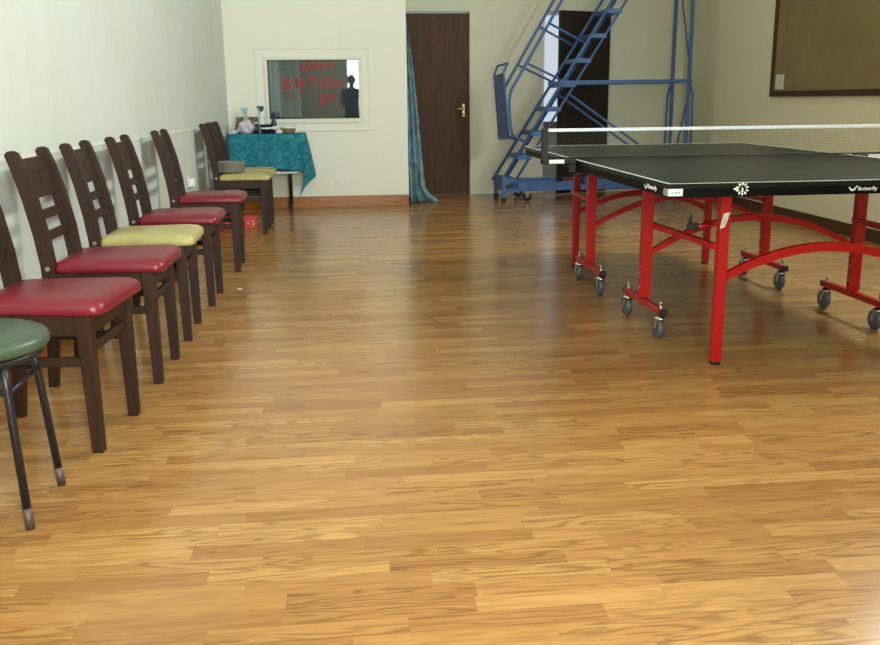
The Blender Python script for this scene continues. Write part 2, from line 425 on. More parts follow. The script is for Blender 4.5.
# wall behind the viewer with the big window that lights the hall
VX0, VX1, VZ0, VZ1 = -0.12, 1.25, 0.62, 2.42
wb = MB()
wb.box((-1.8, YB - .2, 0), (VX0, YB, ZC)); wb.box((VX1, YB - .2, 0), (XR + .25, YB, ZC))
wb.box((VX0, YB - .2, 0), (VX1, YB, VZ0)); wb.box((VX0, YB - .2, VZ1), (VX1, YB, ZC))
struct(wb.build('wall_entrance', M['wall_f']))
struct(MB().box((.80, 0, 0), (XR, .12, ZC)).build('wall_light_block', M['wall_f']))  # unseen wall, added to keep the rear window's light off the right side
w2 = struct(empty('window_2', ((VX0 + VX1) / 2, YB, VZ0)))
fm = MB(); cx = (VX0 + VX1) / 2
for a, b in (((VX0, VZ0), (VX0 + .05, VZ1)), ((VX1 - .05, VZ0), (VX1, VZ1)), ((VX0, VZ0), (VX1, VZ0 + .05)), ((VX0, VZ1 - .05), (VX1, VZ1)),
             ((.55, VZ0), (.59, VZ1))):
    fm.box((a[0] - cx, -.12, a[1] - VZ0), (b[0] - cx, -.06, b[1] - VZ0))
fm.build('window_frame', M['white_paint'], w2)

# the dim room behind the interior window
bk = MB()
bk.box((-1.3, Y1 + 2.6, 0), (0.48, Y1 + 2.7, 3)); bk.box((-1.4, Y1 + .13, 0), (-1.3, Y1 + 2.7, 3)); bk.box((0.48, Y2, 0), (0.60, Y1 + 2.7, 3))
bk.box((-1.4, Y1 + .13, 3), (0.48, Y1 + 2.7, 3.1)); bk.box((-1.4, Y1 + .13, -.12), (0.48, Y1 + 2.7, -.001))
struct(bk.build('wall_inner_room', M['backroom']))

# outdoors through the ajar door
struct(MB().box((1.0, 11.1, -.15), (7.5, 16.0, -.03)).build('floor_outside', M['concrete']))
struct(MB().box((1.0, 13.6, -.03), (7.5, 13.8, .62)).build('wall_outside', M['concrete']))
struct(MB().box((1.0, 13.56, .62), (7.5, 13.84, .76)).build('trim_2', M['coping']))

# ------------------------------------------------------------------ dining chairs
def make_chair(seat_mat):
    t = empty('dining_chair')
    W = M['chair_wood']
    # side profile of the rear leg running up into the back post (x, z)
    ctr = [(-.208, 0), (-.192, .18), (-.180, .36), (-.178, .48), (-.192, .60), (-.219, .74), (-.251, .86), (-.262, .895)]
    dep = [.036, .042, .048, .053, .055, .054, .051, .046]
    fr = [(c[0] + d / 2, c[1]) for c, d in zip(ctr, dep)]; bk = [(c[0] - d / 2, c[1]) for c, d in zip(ctr, dep)]
    top = [(-.246, .914), (-.262, .922), (-.280, .920), (-.292, .908)]
    poly = fr + top + bk[::-1]
    for sy in (-1, 1):
        yc = sy * .174
        MB().prism(poly, 'Y', yc - .017, yc + .017, 0.003).build('back_post', W, t)
    for sy in (-1, 1):
        yc = sy * .178
        b = MB().hexa([(.182, yc - .018, 0), (.218, yc - .018, 0), (.218, yc + .018, 0), (.182, yc + .018, 0),
                       (.170, yc - .024, .455), (.218, yc - .024, .455), (.218, yc + .024, .455), (.170, yc + .024, .455)], 0.003, 1)
        lg = b.build('leg', W, t)
        MB().box((.184, yc - .016, -.0005), (.216, yc + .016, .004)).build('foot_pad', M['black_rubber'], lg)
    ap = MB()
    for sy in (-1, 1): ap.box((-.16, sy * .178 - .011, .385), (.172, sy * .178 + .011, .454), 0.002, 1)
    ap.box((.186, -.155, .385), (.208, .155, .454), 0.002, 1); ap.box((-.182, -.157, .395), (-.160, .157, .454), 0.002, 1)
    ap.build('seat_frame', W, t)
    for sy in (-1, 1):
        MB().box((-.18, sy * .176 - .010, .285), (.186, sy * .176 + .010, .315), 0.002, 1).build('stretcher', W, t)
    MB().box((.188, -.157, .325), (.206, .157, .355), 0.002, 1).build('stretcher', W, t)
    MB().box((-.192, -.157, .30), (-.174, .157, .33), 0.002, 1).build('stretcher', W, t)
    def bx(z):   # x of the post centre at height z
        for (x0, z0), (x1, z1) in zip(ctr, ctr[1:]):
            if z0 <= z <= z1: return x0 + (x1 - x0) * (z - z0) / (z1 - z0)
        return ctr[-1][0]
    # top slat with a slot: four pieces in one mesh
    s = MB()
    def slab(y0, y1, z0, z1, th=.014):
        n = max(1, int((z1 - z0) / .05)); zs = [z0 + (z1 - z0) * i / n for i in range(n + 1)]
        poly = [(bx(z) + th / 2, z) for z in zs] + [(bx(z) - th / 2, z) for z in zs[::-1]]
        s.prism(poly, 'Y', y0, y1)
    slab(-.158, -.012, .738, .886); slab(.012, .158, .738, .886); slab(-.012, .012, .738, .788); slab(-.012, .012, .834, .886)
    s.build('top_slat', W, t)
    for z0, z1 in ((.656, .690), (.574, .608)):
        s = MB(); slab(-.158, .158, z0, z1); s.build('back_rail', W, t)
    # padded seat: rounded trapezoid, crowned
    def outline(k, z):
        pts = []; hw_f, hw_b, xf, xb, r = .214, .186, .262, -.160, .04
        cor = [(xf, -hw_f), (xf, hw_f), (xb, hw_b), (xb, -hw_b)]
        for i, (px, py) in enumerate(cor):
            rr = r if px > 0 else .02
            cx0 = px - rr * (1 if px > 0 else -1); cy0 = py - rr * (1 if py > 0 else -1)
            a0 = [-PI / 2, 0, PI / 2, PI][i]
            for j in range(7):
                a = a0 + PI / 2 * j / 6
                pts.append((cx0 + rr * math.cos(a), cy0 + rr * math.sin(a)))
        mx = (xf + xb) / 2
        return [(mx + (p[0] - mx) * k, p[1] * k, z) for p in pts]
    lv = [(.55, .454), (.975, .454), (.995, .459), (1.0, .468), (.994, .480), (.965, .492), (.90, .501), (.75, .508), (.5, .512), (.25, .514), (.05, .5145)]
    MB().rings([outline(k, z) for k, z in lv]).build('seat', seat_mat, t)
    for sy in (-1, 1):
        MB().lathe([(.009, 0), (.009, .004), (.005, .006)], (bx(.475), sy * .191 - (0 if sy > 0 else .006), .475), 10, 'Y').build('bolt_head', M['bolt'], t)
    return t
red0 = make_chair(M['red_vinyl']); yel0 = make_chair(M['yellow_vinyl'])
chairs = [  # x, y, turn, colour, label
    (-.975, 3.09, -6, 'r', 'nearest dark wooden dining chair with red seat, behind the green stool'),
    (-.938, 3.815, -1, 'r', 'second nearest red-seated wooden dining chair, just before the empty yellow-seated one'),
    (-.930, 4.476, 1, 'y', 'dark wooden dining chair with mottled yellow seat, empty, between red chairs'),
    (-.912, 5.235, 0, 'r', 'dark wooden dining chair with red seat just beyond the empty yellow-seated chair'),
    (-.880, 6.285, 1, 'r', 'dark wooden dining chair with red seat standing farthest from the camera of the red ones'),
    (-.825, 8.05, 0, 'y', 'dark wooden dining chair with yellow seat holding a steel pan'),
    (-.825, 8.56, 0, 'y', 'dark wooden dining chair with yellow seat squeezed between pan chair and teal-covered table'),
]
used = set()
for x, y, a, k, lab in chairs:
    src = red0 if k == 'r' else yel0
    o = src if k not in used else copy_tree(src)
    used.add(k); o.location = (x, y, 0); o.rotation_euler = (0, 0, math.radians(a))
    tag(o, lab, 'chair', 'dining chairs along the left wall')

# green stool
st = empty('round_stool', (-.985, 2.487, 0)); tag(st, 'round stool with green seat and thin black tubular legs', 'stool')
MB().lathe([(.150, .456), (.184, .458), (.194, .468), (.196, .480), (.190, .494), (.172, .503), (.12, .509), (.06, .512), (.004, .513)], n=40).build('seat', M['green_vinyl'], st)
MB().tube([(.168 * math.cos(2 * PI * k / 32), .168 * math.sin(2 * PI * k / 32), .446) for k in range(32)], .011, 8, True).build('seat_ring', M['black_metal'], st)
for sx in (-1, 1):
    for sy in (-1, 1):
        lg = MB().tube([(sx * .113, sy * .113, .449), (sx * .120, sy * .120, .38), (sx * .1445, sy * .1445, .002)], .0115).build('leg', M['black_metal'], st)
        MB().tube([(sx * .1405, sy * .1405, .058), (sx * .1447, sy * .1447, .0)], .0122).build('worn_leg_tip', M['bare_metal'], lg)
MB().tube([(.125 * 1.414 * math.cos(PI / 4 + PI / 2 * k), .125 * 1.414 * math.sin(PI / 4 + PI / 2 * k), .37) for k in range(4)], .008, 8, True).build('leg_brace', M['black_metal'], st)

# ------------------------------------------------------------------ table tennis table
TX, TY = 1.9958, 4.7375
tt = empty('table_tennis_table', (TX, TY, 0))
tag(tt, 'dark green table tennis table on red wheeled legs', 'table tennis table')
HX, HY = .7625, 1.37
def zt(y): return .781 + .0045 * y            # table surface, local y
for sg in (-1, 1):
    a, b = (-HY, -.004) if sg < 0 else (.004, HY)
    def slabx(mb, x0, x1, y0, y1, d0, d1, bev=0):
        mb.hexa([(x0, y0, zt(y0) + d0), (x1, y0, zt(y0) + d0), (x1, y1, zt(y1) + d0), (x0, y1, zt(y1) + d0),
                 (x0, y0, zt(y0) + d1), (x1, y0, zt(y0) + d1), (x1, y1, zt(y1) + d1), (x0, y1, zt(y1) + d1)], bev, 1)
        return mb
    top = slabx(MB(), -HX, HX, a, b, -.018, 0).build('table_top', M['table_top'], tt)
    ap = MB(); e = .028
    slabx(ap, -HX + .001, -HX + e, a + .001, b - .001, -.052, -.0185); slabx(ap, HX - e, HX - .001, a + .001, b - .001, -.052, -.0185)
    slabx(ap, -HX + e, HX - e, a + .001, a + e, -.052, -.0185); slabx(ap, -HX + e, HX - e, b - e, b - .001, -.052, -.0185)
    slabx(ap, -HX + e, HX - e, (a + b) / 2 - .015, (a + b) / 2 + .015, -.045, -.0185)
    apr = ap.build('table_apron', M['table_edge'], tt)
    ln = MB(); w = .015; h = .0008
    slabx(ln, -HX, -HX + w, a, b, 0, h); slabx(ln, HX - w, HX, a, b, 0, h)
    if sg < 0: slabx(ln, -HX + w, HX - w, a, a + w, 0, h)
    else: slabx(ln, -HX + w, HX - w, b - w, b, 0, h)
    # the line wraps a hair over the edge
    ln.build('white_edge_line', M['white_line'], top)
    cl = MB(); slabx(cl, -.0007, .0007, a + (w if sg < 0 else 0), b - (w if sg > 0 else 0), 0, h); cl.build('centre_line', M['faded_line'], top)
    # corner protectors
    for sx in (-1, 1):
        yc = a if sg < 0 else b; yo = yc - .004 * (-sg) * -1
        y0, y1 = (yc - .003, yc + .045) if sg < 0 else (yc - .045, yc + .003)
        x0, x1 = (-HX - .003, -HX + .045) if sx < 0 else (HX - .045, HX + .003)
        slabx(MB(), x0, x1, y0, y1, -.046, -.019, .003).build('corner_protector', M['grey_print'], tt)
    # legs at the end: square red tube, lean outwards a touch
    R = M['red_metal']; yl = sg * 1.1671
    for sx in (-1, 1):
        xl = sx * .4489
        b_ = MB().hexa([(xl - .021, yl - .021, .014), (xl + .021, yl - .021, .014), (xl + .021, yl + .021, .014), (xl - .021, yl + .021, .014),
                        (xl - .021, yl - .021, zt(yl) - .02), (xl + .021, yl - .021, zt(yl) - .02), (xl + .021, yl + .021, zt(yl) - .02), (xl - .021, yl + .021, zt(yl) - .02)], .003, 1)
        lg = b_.build('leg', R, tt)
        MB().box((xl - .019, yl - .019, 0), (xl + .019, yl + .019, .0138), .003, 1).build('foot_glide', M['black_rubber'], lg)
    def arch(y, hx, z_end, z_peak, w, h):
        pts = []
        for i in range(25):
            t = -1 + i / 12; pts.append((t * hx, y, z_end + (z_peak - z_end) * (1 - t * t)))
        lo = [(p[0], p[2] - h / 2) for p in pts]; hi = [(p[0], p[2] + h / 2) for p in pts[::-1]]
        return MB().prism(lo + hi, 'Y', y - w / 2, y + w / 2, .002)
    arch(yl, .424, .375, .487, .025, .036).build('arched_brace', R, tt)
    # wheeled carriage near the net
    yc = sg * .4928
    for sx in (-1, 1):
        xl = sx * .5357
        MB().box((xl - .026, yc - .02, .148), (xl + .026, yc + .02, zt(yc) - .02), .003, 1).build('leg', R, tt)
        MB().box((xl - .016, yc - .275, .116), (xl + .016, yc + .275, .146), .003, 1).build('carriage_bar', R, tt)
        for e_ in (-1, 1):
            MB().box((xl - .0175, yc + e_ * .275 - .010, .1145), (xl + .0175, yc + e_ * .275 + .010, .1475), .003, 1).build('bar_end_cap', M['black_rubber'], tt)
            yw = yc + e_ * .2395
            cs = MB().lathe([(.030, .096), (.030, .103), (.022, .110), (.012, .1165)], (xl, yw, 0), 14).tube([(xl, yw, .105), (xl, yw, .17)], .006, 8)
            cs.lathe([(.001, .163), (.009, .167), (.009, .175), (.001, .181)], (xl, yw, 0), 10)
            yo = yw + .022
            for q in (-1, 1): cs.prism([(yw - .018, .103), (yw + .02, .103), (yo + .012, .05), (yo - .012, .05)], 'X', xl + q * .017 - .0015, xl + q * .017 + .0015)
            cs.tube([(xl - .02, yo, .05), (xl + .02, yo, .05)], .006, 8)
            co = cs.build('castor_fork', M['chrome'], tt)
            MB().lathe([(.030, -.0145), (.044, -.0145), (.05, -.008), (.05, .008), (.044, .0145), (.030, .0145)], (xl, yo, .05), 24, 'X').build('castor_wheel', M['tyre'], co)
        # brace running from the carriage leg to the end leg
        MB().beam((xl - sx * .03, yc, .50), (sx * .478, yl, .50), .022, .026, bev=.002).build('side_brace', R, tt)
        bo = MB()
        for zz in (.20, .27): bo.lathe([(.007, 0), (.007, .056), (.004, .06)], (xl - .03, yc, zz), 8, 'X')
        bo.build('bolt_heads', M['bolt'], tt)
    arch(yc, .51, .370, .527, .025, .03).build('arched_brace', R, tt)
    # long rails under each half
    for sx in (-1, 1):
        MB().beam((sx * .47, sg * 1.25, zt(sg * 1.25) - .036), (sx * .47, sg * .06, zt(sg * .06) - .036), .03, .03, bev=.002).build('under_rail', R, tt)
    # latch lever on the left end leg
    lt = MB().tube([(-.4489 - .02, yl + .06, .578), (-.4489 - .10, yl + .06, .575)], .009, 8)
    lt.build('latch_rod', R, tt)
    MB().box((-.575, yl + .048, .562), (-.53, yl + .072, .590), .003, 1).prism([(-.575, .585), (-.555, .585), (-.563, .63)], 'Y', yl + .055, yl + .065).build('latch_hook', M['black_rubber'], tt)
# marks on the near end
yf = -HY - .0012
lab = MB().box((-HX - .0005, -HY - .0075, zt(-HY) - .045), (-HX + .056, -HY - .004, zt(-HY) - .018), .0008, 1).build('corner_label', M['white_print'], tt)
gp = MB()
for x0, x1 in ((.012, .016), (.019, .022), (.025, .033), (.036, .044)): gp.box((-HX + x0, -HY - .0083, zt(-HY) - .035), (-HX + x1, -HY - .0076, zt(-HY) - .028))
gp.build('label_print', M['grey_print'], lab)
def wing(mb, w, h, ox, oz, y):
    """the swooping tick mark in front of the lettering"""
    pl = [(0, .75), (.10, .80), (.30, .40), (.45, .33), (.62, .52), (.85, 1.0), (1.0, 1.02), (.80, .45), (.62, .08), (.42, -.02), (.20, .12)]
    mb.prism([(ox + p[0] * w, oz + p[1] * h) for p in pl], 'Y', y - .001, y)
    return mb
wing(MB(), .038, .020, -.045, zt(-HY) - .040, yf).build('wing_logo', M['white_print'], tt)
tx = text_obj('logo_lettering', 'Butterfly', .019, M['white_print'], .078, tt, thick=.0015, bold=.012); tx.location = (-.005, yf, zt(-HY) - .043)
# the same mark on the side apron
sd = empty('side_logo', (-HX - .0002, -1.10, zt(-1.1) - .040)); sd.parent = tt; sd.rotation_euler = (0, 0, -PI / 2)
wing(MB(), .05, .022, 0, 0, -.0012).build('wing_logo', M['white_print'], sd)
tx = text_obj('logo_lettering', 'Butterfly', .022, M['white_print'], .10, sd, thick=.0015, bold=.012); tx.location = (.048, -.0012, -.002)
# round leaf emblem, rising from apron to edge
em = MB(); ex, ez = 1.525 - TX, zt(-HY) - .023
for k in range(10):
    a = 2 * PI * (k + .5) / 10
    if abs(math.sin(a)) < .2: continue
    c_, s_ = math.cos(a), math.sin(a)
    p = [(ex + c_ * .012, ez + s_ * .012), (ex + c_ * .019 - s_ * .0045, ez + s_ * .019 + c_ * .0045), (ex + c_ * .027, ez + s_ * .027), (ex + c_ * .019 + s_ * .0045, ez + s_ * .019 - c_ * .0045)]
    em.prism(p, 'Y', yf - .0012, yf)
em.prism([(ex - .004, ez - .012), (ex + .004, ez - .012), (ex + .003, ez + .004), (ex - .003, ez + .004)], 'Y', yf - .0012, yf)
em.prism([(ex - .036, ez - .002), (ex - .02, ez - .006), (ex - .02, ez + .006), (ex - .034, ez + .003)], 'Y', yf - .0012, yf)
em.build('round_emblem', M['white_print'], tt)
# sticker on the near left leg
xl, yl = -.4489, -1.1671
sk = MB().prism([(xl - .024, .574), (xl - .002, .582), (xl + .016, .640), (xl - .010, .636)], 'Y', yl - .0225, yl - .0212).build('leg_sticker', M['paper'], tt)
MB().prism([(xl - .012, .588), (xl - .008, .590), (xl - .001, .622), (xl - .005, .62)], 'Y', yl - .0235, yl - .0226).build('sticker_print', M['grey_print'], sk)

# net: a thing of its own, clamped on the table
nt = empty('table_tennis_net', (TX, TY, .7815)); tag(nt, 'table tennis net with white top tape and black clamps across the middle of the table', 'net')
NX, NH = .915, .156
MB().box((-NX, -.003, NH - .012), (NX, .003, NH + .004), .001, 1).build('top_tape', M['tape'], nt)
ns = MB()
nv = int(2 * NX / .016)
for i in range(nv + 1):
    x = -NX + 2 * NX * i / nv; ns.box((x - .0003, -.0003, .012), (x + .0003, .0003, NH - .012))
for k in range(9): z = .018 + k * .015; ns.box((-NX, -.0004, z - .0003), (NX, .0003, z + .0003))
ns.build('net_mesh', M['net'], nt)
MB().tube([(-NX, 0, .010), (NX, 0, .010)], .0035, 6).build('bottom_cord', M['black_rubber'], nt)
for sx in (-1, 1):
    MB().box((sx * .93 - .016, -.014, -.02), (sx * .93 + .016, .014, NH + .006), .003, 1).build('net_post', M['black_rubber'], nt)
    x0, x1 = sorted((sx * .70, sx * .80))
    xa, xb_ = sorted((sx * .766, sx * .946))
    MB().box((xa, -.022, -.018), (xb_, .022, .006), .003, 1).box((min(sx * .766, sx * .80), -.022, -.074), (max(sx * .766, sx * .80), .022, -.018), .003, 1).box((x0, -.022, -.078), (max(x0, x1) if sx < 0 else x1, .022, -.060), .003, 1).build('clamp', M['black_rubber'], nt)
    MB().tube([(sx * .73, 0, -.078), (sx * .73, 0, -.115)], .010, 8).lathe([(.018, -.125), (.020, -.12), (.018, -.113)], (sx * .73, 0, 0), 12).build('clamp_screw', M['black_rubber'], nt)
    MB().box((min(sx * .83, sx * .91), -.0245, -.016), (max(sx * .83, sx * .91), -.022, .004), .001, 1).build('clamp_label', M['white_print'], nt)

# ------------------------------------------------------------------ blue rolling platform ladder
YN, YF = 9.95, 10.45
ld = empty('platform_ladder', (2.8, 10.2, 0)); tag(ld, 'tall blue steel rolling platform ladder with treads and handrails', 'ladder')
B = M['blue_metal']
def L(p): return (p[0] - 2.8, p[1] - 10.2, p[2])
def sx_(z): return 2.256 + (z - 1.0) / 1.59
def hx_(z): return 1.843 + (z - 1.144) / 1.71
ZP = 2.80
for yy in (YN, YF):
    MB().tube([L((sx_(.2), yy, .2)), L((sx_(ZP), yy, ZP))], .016, 8).build('stringer', B, ld)
    MB().tube([L((sx_(.2) + .15, yy, .2)), L((sx_(ZP) + .15, yy, ZP))], .013, 8).build('stringer', B, ld)
    # handrail, bent down at the foot and back into the stringer
    pts = [(hx_(3.75), yy, 3.75), (hx_(1.30), yy, 1.30), (hx_(1.18), yy, 1.18), (1.845, yy, 1.07), (1.85, yy, .95), (1.862, yy, .80), (1.885, yy, .72), (1.93, yy, .685), (sx_(.64), yy, .64)]
    MB().tube([L((3.9, yy, 3.78)), L((hx_(3.75) + .12, yy, 3.78))] + [L(p) for p in pts], .0155, 8).build('handrail', B, ld)
    for zh, zs in ((1.865, 1.655), (1.461, 1.275), (2.45, 2.25)):
        MB().tube([L((hx_(zh), yy, zh)), L((sx_(zs), yy, zs))], .012, 8).build('handrail_strut', B, ld)
    MB().box(L((1.95, yy - .02, .115)), L((3.88, yy + .02, .215)), .004, 1).build('base_rail', B, ld)
    xp = 3.82
    MB().box(L((xp - .018, yy - .018, .215)), L((xp + .018, yy + .018, ZP + 1.0)), .003, 1).build('rear_post', B, ld)
    # lower sleeve tube beside each rear post, cranked at the top
    s_ = -1 if yy == YF else 1
    MB().tube([L((xp + s_ * .01, yy, 1.26)), L((xp + s_ * .05, yy, 1.12)), L((xp + s_ * .055, yy, .9)), L((xp + s_ * .055, yy, .2))], .014, 8).build('post_sleeve', B, ld)
    MB().tube([L((2.50, yy, 1.135)), L((3.82, yy, .23))], .013, 8).build('diagonal_brace', B, ld)
    for xc in (2.05, 3.75):
        cf = MB().box(L((xc - .03, yy - .03, .098)), L((xc + .03, yy + .03, .1148)))
        for q in (-1, 1): cf.prism([(xc - .025 - 2.8, .1), (xc + .025 - 2.8, .1), (xc + .012 - 2.8, .045), (xc - .012 - 2.8, .045)], 'Y', yy - 10.2 + q * .022 - .002, yy - 10.2 + q * .022 + .002)
        cf.tube([L((xc, yy - .024, .05)), L((xc, yy + .024, .05))], .006, 8)
        co = cf.build('castor_fork', M['chrome'], ld)
        MB().lathe([(.03, -.016), (.044, -.016), (.05, -.01), (.05, .01), (.044, .016), (.03, .016)], L((xc, yy, .05)), 20, 'Y').build('castor_wheel', M['black_rubber'], co)
MB().beam(L((2.38, YN, 1.258)), L((3.845, YN, 1.262)), .03, .042, bev=.003).build('side_rail', B, ld)
MB().beam(L((2.38, YF, 1.258)), L((3.845, YF, 1.262)), .03, .042, bev=.003).build('side_rail', B, ld)
MB().beam(L((3.845, YN, 1.262)), L((3.845, YF, 1.262)), .03, .035, bev=.003).build('rear_rail', B, ld)
MB().tube([L((3.845, YN, 1.26)), L((3.845, YF, 2.40))], .011, 8).tube([L((3.845, YN, 1.25)), L((3.845, YF, .22))], .011, 8).build('rear_cross_brace', B, ld)
for k in range(10):
    z = .25 + .2515 * k; x = sx_(z)
    tr = MB().box(L((x - .01, YN - .012, z - .048)), L((x + .155, YF + .012, z)), .004, 1)
    t_ = tr.build('tread', B, ld)
    rb = MB()
    for j in range(5): rb.box(L((x + .012 + j * .028, YN + .02, z)), L((x + .022 + j * .028, YF - .02, z + .003)))
    rb.build('tread_ribs', B, t_)
MB().box(L((sx_(ZP), YN - .012, ZP - .04)), L((3.86, YF + .012, ZP)), .004, 1).build('platform', B, ld)
# base front box and foot posts
for yy in (YN, YF): MB().box(L((1.772, yy - .02, .04)), L((1.815, yy + .02, .28)), .003, 1).build('foot_post', B, ld)
MB().box(L((1.776, YN + .02, .13)), L((1.80, YF - .02, .275)), .003, 1).box(L((1.80, YN - .01, .10)), L((1.96, YF + .01, .14)), .003, 1).build('base_box', B, ld)
for yy in (YN, YF): MB().box(L((1.768, yy - .024, 0)), L((1.819, yy + .024, .045)), .004, 1).build('rubber_foot', M['black_rubber'], ld)
# hinged mesh gate across the foot of the stairs
gt = MB()
def G(u, z): # u 0 far .. 1 near
    x = 1.785 + (1.36 - z) * .085; return L((x - .015 * (1 - u), YF + (YN + .02 - YF) * u, z))
gt.tube([G(0, .66), G(0, 1.36), (G(0, 1.36)[0] + .035, G(0, 1.36)[1], 1.45), (G(1, 1.36)[0] + .045, G(1, 1.36)[1], 1.46), G(1, 1.36), G(1, .68), G(0, .66)], .013, 8)
gt.tube([G(0, 1.34), G(1, 1.35)], .011, 8); gt.tube([G(0, 1.0), G(1, 1.01)], .008, 8)
gfr = gt.build('gate_frame', B, ld)
gm = MB()
for i in range(1, 28): gm.beam(G(i / 28, .68), G(i / 28, 1.34), .006, .006)
for j in range(1, 40): z = .68 + .66 * j / 40; gm.beam(G(0, z), G(1, z), .006, .006)
gm.build('gate_mesh', M['blue_mesh'], ld)

# ------------------------------------------------------------------ noticeboard and wall bits
nb = empty('noticeboard', (XR, 7.3, 1.09)); tag(nb, 'large olive brown noticeboard in a dark wood frame on the right wall', 'noticeboard')
Y0, Y9, ZT = -1.35, 1.13, 1.25
MB().box((-.018, Y0 + .03, .03), (-.002, Y9 - .03, ZT - .03)).build('board_panel', M['board'], nb)
f = MB()
f.box((-.034, Y0, 0), (-.001, Y9, .05), .003, 1); f.box((-.034, Y0, ZT - .05), (-.001, Y9, ZT), .003, 1)
f.box((-.034, Y0, .05), (-.001, Y0 + .05, ZT - .05), .003, 1); f.box((-.034, Y9 - .05, .05), (-.001, Y9, ZT - .05), .003, 1)
f.build('board_frame', M['frame_wood'], nb)
tag(MB().box((XR - .0205, 8.185, 1.155), (XR - .0185, 8.345, 1.285)).build('paper_note', M['paper']), 'small pale paper note in the lower corner of the noticeboard', 'paper note')

def socket(loc, rz, lab):
    o = empty('wall_socket', loc, rz); tag(o, lab, 'socket')
    MB().box((-.07, -.010, -.042), (.07, 0, .042), .003).build('cover_plate', M['socket'], o)
    for sx in (-1, 1):
        h = MB()
        for dx, dz in ((0, .014), (-.011, -.010), (.011, -.010)): h.box((sx * .034 + dx - .003, -.0112, dz - .006), (sx * .034 + dx + .003, -.0101, dz + .006))
        h.build('socket_holes', M['grey_print'], o)
    return o
socket((.042, Y1 - .0005, .272), 0, 'white double socket low on the far wall under the window')
s2 = socket((lwx(7.52) + .001, 7.52, .478), PI / 2 + SK, 'white double socket with two plugs on the left wall')
for sx in (-1, 1):
    MB().box((sx * .034 - .024, -.055, -.032), (sx * .034 + .024, -.0112, .026), .006).build('plug', M['white_plastic'], s2)

# ------------------------------------------------------------------ letters on the far window
lettering = [('A', -.352, 1.384, .090), ('P', -.257, 1.383, .082), ('P', -.166, 1.382, .082), ('Y', -.076, 1.381, .095),
             ('B', -.520, 1.208, .078), ('I', -.398, 1.216, .026), ('R', -.358, 1.216, .078), ('T', -.268, 1.216, .078), ('H', -.182, 1.216, .080), ('D', -.090, 1.216, .076), ('A', -.002, 1.216, .090),
             ('I', -.150, 1.040, .024), ('M', -.108, 1.038, .118)]
hts = {0: .095, 1: .115, 2: .135}
labs = ['red letter A at the start of the top row on the window', 'red letter P after the A in the top row on the window', 'red letter P before the Y in the top row on the window', 'red letter Y ending the top row on the window',
        'red letter B starting the middle row, alone on the grey curtain', 'narrow red letter I after the B in the middle row', 'red letter R in the middle row on the window', 'red letter T in the middle row on the window',
        'red letter H in the middle row on the window', 'red letter D in the middle row on the window', 'red letter A ending the middle row on the window',
        'narrow red letter I starting the bottom row on the window', 'red letter M ending the bottom row on the window']
cpx = -0.212
for i, (ch, x, z, w) in enumerate(lettering):
    row = 0 if i < 4 else (1 if i < 11 else 2)
    o = text_obj('paper_letter', ch, hts[row], M['letter'], w, thick=.003, bold=(0.0 if ch == 'M' else .018))
    o.location = (x, Y1 + .045 - .0052 + (x - cpx) * PR, z); o.rotation_euler = (0, 0, PR)
    tag(o, labs[i], 'letter', 'red letters stuck on the far window')
o = MB().prism([(0, .035), (.016, .04), (.022, .018), (.04, .03), (.055, .016), (.075, .04), (.08, .02), (.062, 0), (.045, .01), (.028, 0), (.01, .008)], 'Y', -.0015, .0015).build('paper_scrap', M['letter'])
o.location = (-.502, Y1 + .045 - .0052 + (-.46 - cpx) * PR, 1.135); o.rotation_euler = (0, 0, PR); tag(o, 'small torn red paper scrap below the letter B on the window', 'paper scrap')
# grey curtain in the room behind
cr = MB(); P = []
for i in range(41):
    u = i / 40; P.append((-.98 + .62 * u, Y1 + .30 + .022 * math.sin(u * 46)))
cr.prism(P + [(p[0], p[1] + .004) for p in P[::-1]], 'Z', .93, 2.1)
tag(cr.build('grey_curtain', M['grey_curtain']), 'grey pleated curtain behind the left part of the far window', 'curtain')

# ------------------------------------------------------------------ floral curtain by the recess door
cv = MB(); loops = []
for j in range(26):
    v = j / 25; z = 1.98 * (1 - v) + .012 * v; loops_w = .06 + .22 * v ** 0.9
    x0 = .69; ring = []
    nn = 40
    for i in range(nn):
        u = i / (nn - 1)
        x = x0 + loops_w * u + .01 * math.sin(v * 5)
        y = 10.03 + (.018 + .03 * v) * math.sin(u * 26 + v * 1.2)
        if v > .94: x += (v - .94) * 2.4 * u ** 3
        ring.append((x, y, z))
    back = [(p[0], p[1] + .004, p[2]) for p in ring[::-1]]
    loops.append(ring + back)
cv.rings(loops)
fc = cv.build('floral_curtain', M['floral']); tag(fc, 'blue and green floral curtain hanging down to the floor beside the brown door', 'curtain')
rod = empty('curtain_rod', (.60, 10.03, 1.99)); tag(rod, 'thin curtain rod holding the floral curtain beside the brown door', 'curtain rod')
MB().tube([(0, 0, .008), (.16, 0, .008)], .008, 8).build('rod', M['brass'], rod)
MB().lathe([(.02, 0), (.02, .008)], (0, 0, .008), 14, 'X').build('wall_flange', M['brass'], rod)

# ------------------------------------------------------------------ side table with teal cloth and what stands on it
tb = empty('side_table', (-.70, 9.59, 0)); tag(tb, 'small trolley table with white lower shelf and dark castor legs under the teal cloth', 'table')
MB().box((-.355, -.19, .752), (.365, .19, .772), .003).build('table_top', M['white_plastic'], tb)
MB().box((-.33, -.175, .388), (.315, .175, .410), .003).build('shelf', M['white_plastic'], tb)
for sx in (-.29, .217):
    for sy in (-.15, .15):
        lg = MB().tube([(sx, sy, .752), (sx, sy, .075)], .012, 8).build('leg', M['black_metal'], tb)
        cs = MB().box((sx - .014, sy - .018, .052), (sx + .014, sy + .018, .077), .003, 1)
        cs.lathe([(.02, -.009), (.03, -.006), (.03, .006), (.02, .009)], (sx, sy, .0305), 16, 'X'); cs.build('castor', M['black_rubber'], lg)
